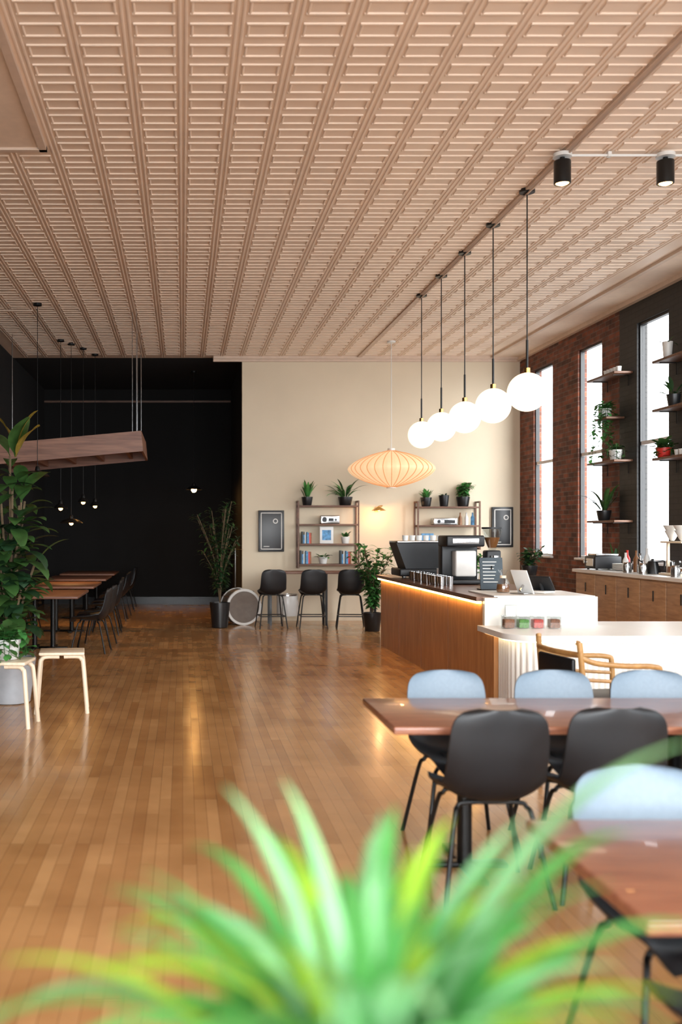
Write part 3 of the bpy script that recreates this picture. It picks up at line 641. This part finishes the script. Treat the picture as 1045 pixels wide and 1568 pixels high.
for s_ in(-1,1): b.lathe([(.27,.205*s_),(.31,.205*s_),(.315,.17*s_),(.30,.17*s_)],(0,0,.31),m_potw,40,M=M)
for k in range(8):
    a=2*pi*k/8+.2; p=[M@Vector((.318*math.cos(a),.318*math.sin(a),z))+Vector((0,0,.31)) for z in(-.2,.2)]; b.tube(p,.006,m_steel,6)
for s_ in(-1,1): b.tube([(s_*.2,-.05,.12),(s_*.36,-.2,.0)],.01,m_steel,6)
b.done((1.0,17.2,.0))
b=B('floor_tom_drum'); b.lathe([(0,.14),(.18,.14),(.185,.15),(.185,.50),(.18,.51),(0,.51)],(0,0,0),m_potw,32); b.lathe([(.185,.49),(.192,.49),(.192,.515),(.18,.515)],(0,0,0),m_steel,32)
for k in range(3): a=2*pi*k/3; b.cyl((.19*math.cos(a),.19*math.sin(a),0),(.19*math.cos(a),.19*math.sin(a),.4),.008,m_steel,seg=6)
b.done((1.82,17.3,0))
b=B('cymbal_stand'); b.cyl((0,0,.3),(0,0,1.3),.01,m_steel,seg=8)
for k in range(3): a=2*pi*k/3; b.tube([(0,0,.35),(.12*math.cos(a),.12*math.sin(a),0)],.008,m_steel,6)
b.lathe([(0,.02),(.03,.015),(.16,0),(.03,.013)],(0,0,1.28),m_brass,32); b.done((.93,17.65,0))

# ---------------------------------------------------------------- foreground spider plant on a stand
b=B('plant_stand'); b.lathe([(0,.83),(.2,.83),(.2,.86),(0,.86)],(0,0,-.04),m_cab,32)
for k in range(3): a=2*pi*k/3+.5; b.tube([(.13*math.cos(a),.13*math.sin(a),.79),(.2*math.cos(a),.2*math.sin(a),0)],.013,m_metalb,8)
b.done((.17,.92,0))
b=B('spider_plant'); pot(b,.12,.22,m_potw)
rr=random.Random(5)
for i in range(140):
    a=rr.uniform(0,2*pi); q=.05*rr.random(); L_=rr.uniform(.22,.40)
    b.blade((q*math.cos(a),q*math.sin(a),.19),a,L_,rr.uniform(.018,.032),rr.uniform(1.0,1.54),rr.uniform(1.0,2.7),rr.choice([m_g4,m_g4,m_g3,m_g6]),n=14,fold=.35,stem=0,tipp=.7)
b.blade((.03,0,.19),.1,.52,.032,1.35,1.3,m_g6,n=16,tipp=.7); b.blade((.04,0,.19),.5,.46,.03,1.2,1.6,m_g4,n=16,tipp=.7)
b.blade((-.03,0,.19),pi-.1,.46,.03,1.0,2.6,m_g6,n=16,tipp=.7); b.blade((-.03,0,.19),pi+.3,.56,.016,1.0,2.6,m_g4,n=16,tipp=.7)
b.done((.17,.92,.822))

# ---------------------------------------------------------------- world (brighter open sky on the shopfront side), camera
w=bpy.data.worlds.new('overcast_sky'); bpy.context.scene.world=w; w.use_nodes=True; nt=w.node_tree
bg=nt.nodes['Background']
tc=nt.nodes.new('ShaderNodeTexCoord'); sx=nt.nodes.new('ShaderNodeSeparateXYZ'); nt.links.new(tc.outputs['Generated'],sx.inputs[0])
mr=nt.nodes.new('ShaderNodeMapRange'); mr.interpolation_type='SMOOTHSTEP'
mr.inputs[1].default_value=-.9; mr.inputs[2].default_value=0.0; mr.inputs[3].default_value=22; mr.inputs[4].default_value=5.0
mg=nt.nodes.new('ShaderNodeMapRange'); mg.inputs[1].default_value=-.12; mg.inputs[2].default_value=.05; mg.inputs[3].default_value=.42; mg.inputs[4].default_value=1
mm=nt.nodes.new('ShaderNodeMath'); mm.operation='MULTIPLY'
nt.links.new(sx.outputs[1],mr.inputs[0]); nt.links.new(sx.outputs[2],mg.inputs[0]); nt.links.new(mr.outputs[0],mm.inputs[0]); nt.links.new(mg.outputs[0],mm.inputs[1]); nt.links.new(mm.outputs[0],bg.inputs[1])
bg.inputs[0].default_value=(.97,.97,.98,1)
cam=bpy.data.cameras.new('camera'); co=bpy.data.objects.new('camera',cam); bpy.context.collection.objects.link(co)
co.location=(0,0,1.6); co.rotation_euler=(pi/2,0,0); cam.lens=35; cam.sensor_width=36; cam.sensor_fit='AUTO'
cam.shift_x=364/2352; cam.shift_y=45/2352; cam.clip_end=100; cam.clip_start=.05
cam.dof.use_dof=True; cam.dof.focus_distance=11; cam.dof.aperture_fstop=1.6
bpy.context.scene.camera=co
try:
    bpy.context.scene.view_settings.view_transform='Standard'; bpy.context.scene.view_settings.look='None'
except Exception as e: print(e)
